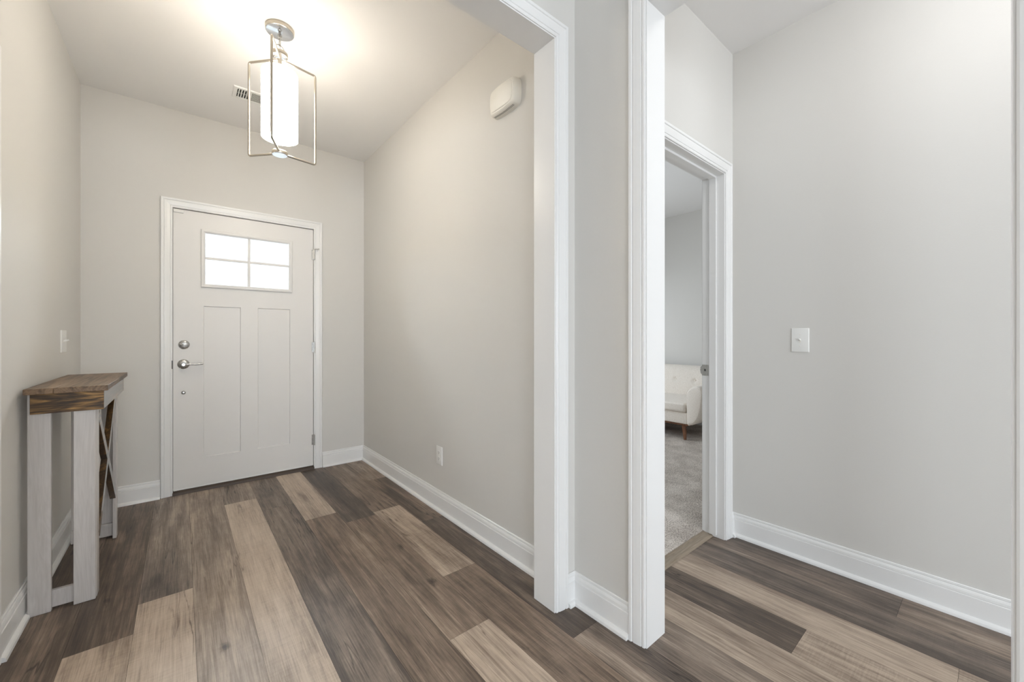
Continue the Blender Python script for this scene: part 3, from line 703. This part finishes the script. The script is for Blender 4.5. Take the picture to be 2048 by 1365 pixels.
# ------------------------------------------------------------------ loveseat in the bedroom
SO = thing('loveseat', 'oatmeal linen button-tufted loveseat on tapered walnut legs', 'sofa', (4.55, 2.75, .012))
sy0, sy1 = 2.110, 3.300                                            # between the arms
def mirror(bm):
    bmesh.ops.transform(bm, matrix=Matrix.Translation((0, 2 * (sy0 + sy1) / 2, 0)) @ Matrix.Scale(-1, 4, (0, 1, 0)), verts=bm.verts)
    return bm
bm = bmesh.new(); rbox(bm, 4.165, 4.80, sy0 - .005, sy1 + .005, .188, .315, .012, 3); obj('seat_base', bm, 'linen', SO, True)
for a, b in ((sy0 + .004, 2.703), (2.707, sy1 - .004)):
    bm = bmesh.new(); rbox(bm, 4.135, 4.74, a, b, .313, .425, .030, 4)
    for v in bm.verts:
        if v.co.z > .4: v.co.z -= (4.74 - v.co.x) * .02
    obj('seat_cushion', bm, 'linen', SO, True)
btn = [(2.326, .598), (2.574, .598), (2.836, .598), (3.084, .598)]
def back():
    bm = bmesh.new(); ny, nz = 110, 34; ya, yb, za, zb = 1.985, 3.425, .36, .768; g = []
    for j in range(nz + 1):
        row = []
        for i in range(ny + 1):
            y = ya + (yb - ya) * i / ny; s = j / nz
            z = za + (zb - za) * s; x = 4.735 + .115 * s
            ed = min(i / ny, 1 - i / ny) * (yb - ya); edz = (1 - s) * (zb - za)
            x += .035 * math.exp(-(ed / .022)) + .040 * math.exp(-(edz / .020))
            x -= .018 * math.sin(math.pi * min(1, s * 1.05)) 
            for by, bz in btn:
                r2 = ((y - by) / .028) ** 2 + ((z - bz) / .022) ** 2; x += .020 * math.exp(-r2)
                x += .008 * math.exp(-((y - by) / .010) ** 2) * (1 if z > bz else .25) * math.exp(-abs(z - bz) / .03)
                x += .006 * math.exp(-((z - bz) / .009) ** 2) * math.exp(-abs(y - by) / .05)
            row.append(bm.verts.new((x, y, z)))
        g.append(row)
    for j in range(nz):
        for i in range(ny): bm.faces.new((g[j][i], g[j][i + 1], g[j + 1][i + 1], g[j + 1][i]))
    # rear shell
    per = [g[0][i] for i in range(ny + 1)] + [g[j][ny] for j in range(1, nz + 1)] + [g[nz][i] for i in range(ny - 1, -1, -1)] + [g[j][0] for j in range(nz - 1, 0, -1)]
    rear = [bm.verts.new((4.86 + .12 * (v.co.z - za) / (zb - za), v.co.y, v.co.z)) for v in per]
    n = len(per)
    for i in range(n): bm.faces.new((per[i], per[(i + 1) % n], rear[(i + 1) % n], rear[i]))
    bm.faces.new(rear); return bm
bk = obj('backrest', back(), 'linen', SO, True)
for by, bz in btn:
    bm = bmesh.new(); lathe(bm, [(0, .010), (.007, .008), (.011, .002), (.011, -.004)], (4.735 + .115 * (bz - .36) / .408 - .018 + .024, by, bz), (-1, 0, 0), 16); obj('button', bm, 'linen', bk, True)
def arm():
    bm = bmesh.new()
    poly = [(2.100, .190), (2.106, .330), (2.110, .470), (2.104, .520), (2.084, .562), (2.050, .592), (2.005, .606), (1.965, .600), (1.945, .570), (1.940, .520), (1.950, .430), (1.968, .330), (1.995, .250), (2.035, .200), (2.070, .186)]
    n0 = len(poly); sm = []
    for i in range(n0):                                             # closed Catmull-Rom through the outline
        p = [Vector(poly[(i + k) % n0]) for k in (-1, 0, 1, 2)]
        for q in (0, .25, .5, .75):
            v = .5 * (2 * p[1] + (p[2] - p[0]) * q + (2 * p[0] - 5 * p[1] + 4 * p[2] - p[3]) * q * q + (3 * p[1] - p[0] - 3 * p[2] + p[3]) * q ** 3); sm.append((v.x, v.y))
    poly = sm; rings = []
    cyy, czz = 2.03, .41
    for x, s, dz in ((4.150, .86, 0), (4.152, .92, 0), (4.159, .968, 0), (4.170, .992, 0), (4.184, 1, 0), (4.40, 1, .004), (4.70, 1, .01), (4.93, 1, .02)):
        rings.append([(x, cyy + (y - cyy) * s, czz + (z - czz) * s + dz * (z > .45)) for y, z in poly])
    loft(bm, rings); return bm
obj('arm', arm(), 'linen', SO, True); obj('arm', mirror(arm()), 'linen', SO, True)
bm = bmesh.new(); rbox(bm, 4.19, 4.78, sy0 + .0, sy1 - .0, .166, .190, .003, 2); obj('wood_rail', bm, 'walnut', SO)
for sx, syy in ((0, 0), (0, 1), (1, 0), (1, 1)):
    bm = bmesh.new()
    tx, ty = (4.235 if sx == 0 else 4.72), (2.175 if syy == 0 else 2 * 2.705 - 2.175)
    bx, by = tx + (-.030 if sx == 0 else .045), ty + (-.030 if syy == 0 else .030)
    tube(bm, [(tx, ty, .168), (bx, by, .0125)], .02, 20, rr=[.026, .0145]); obj('leg', bm, 'walnut', SO, True)
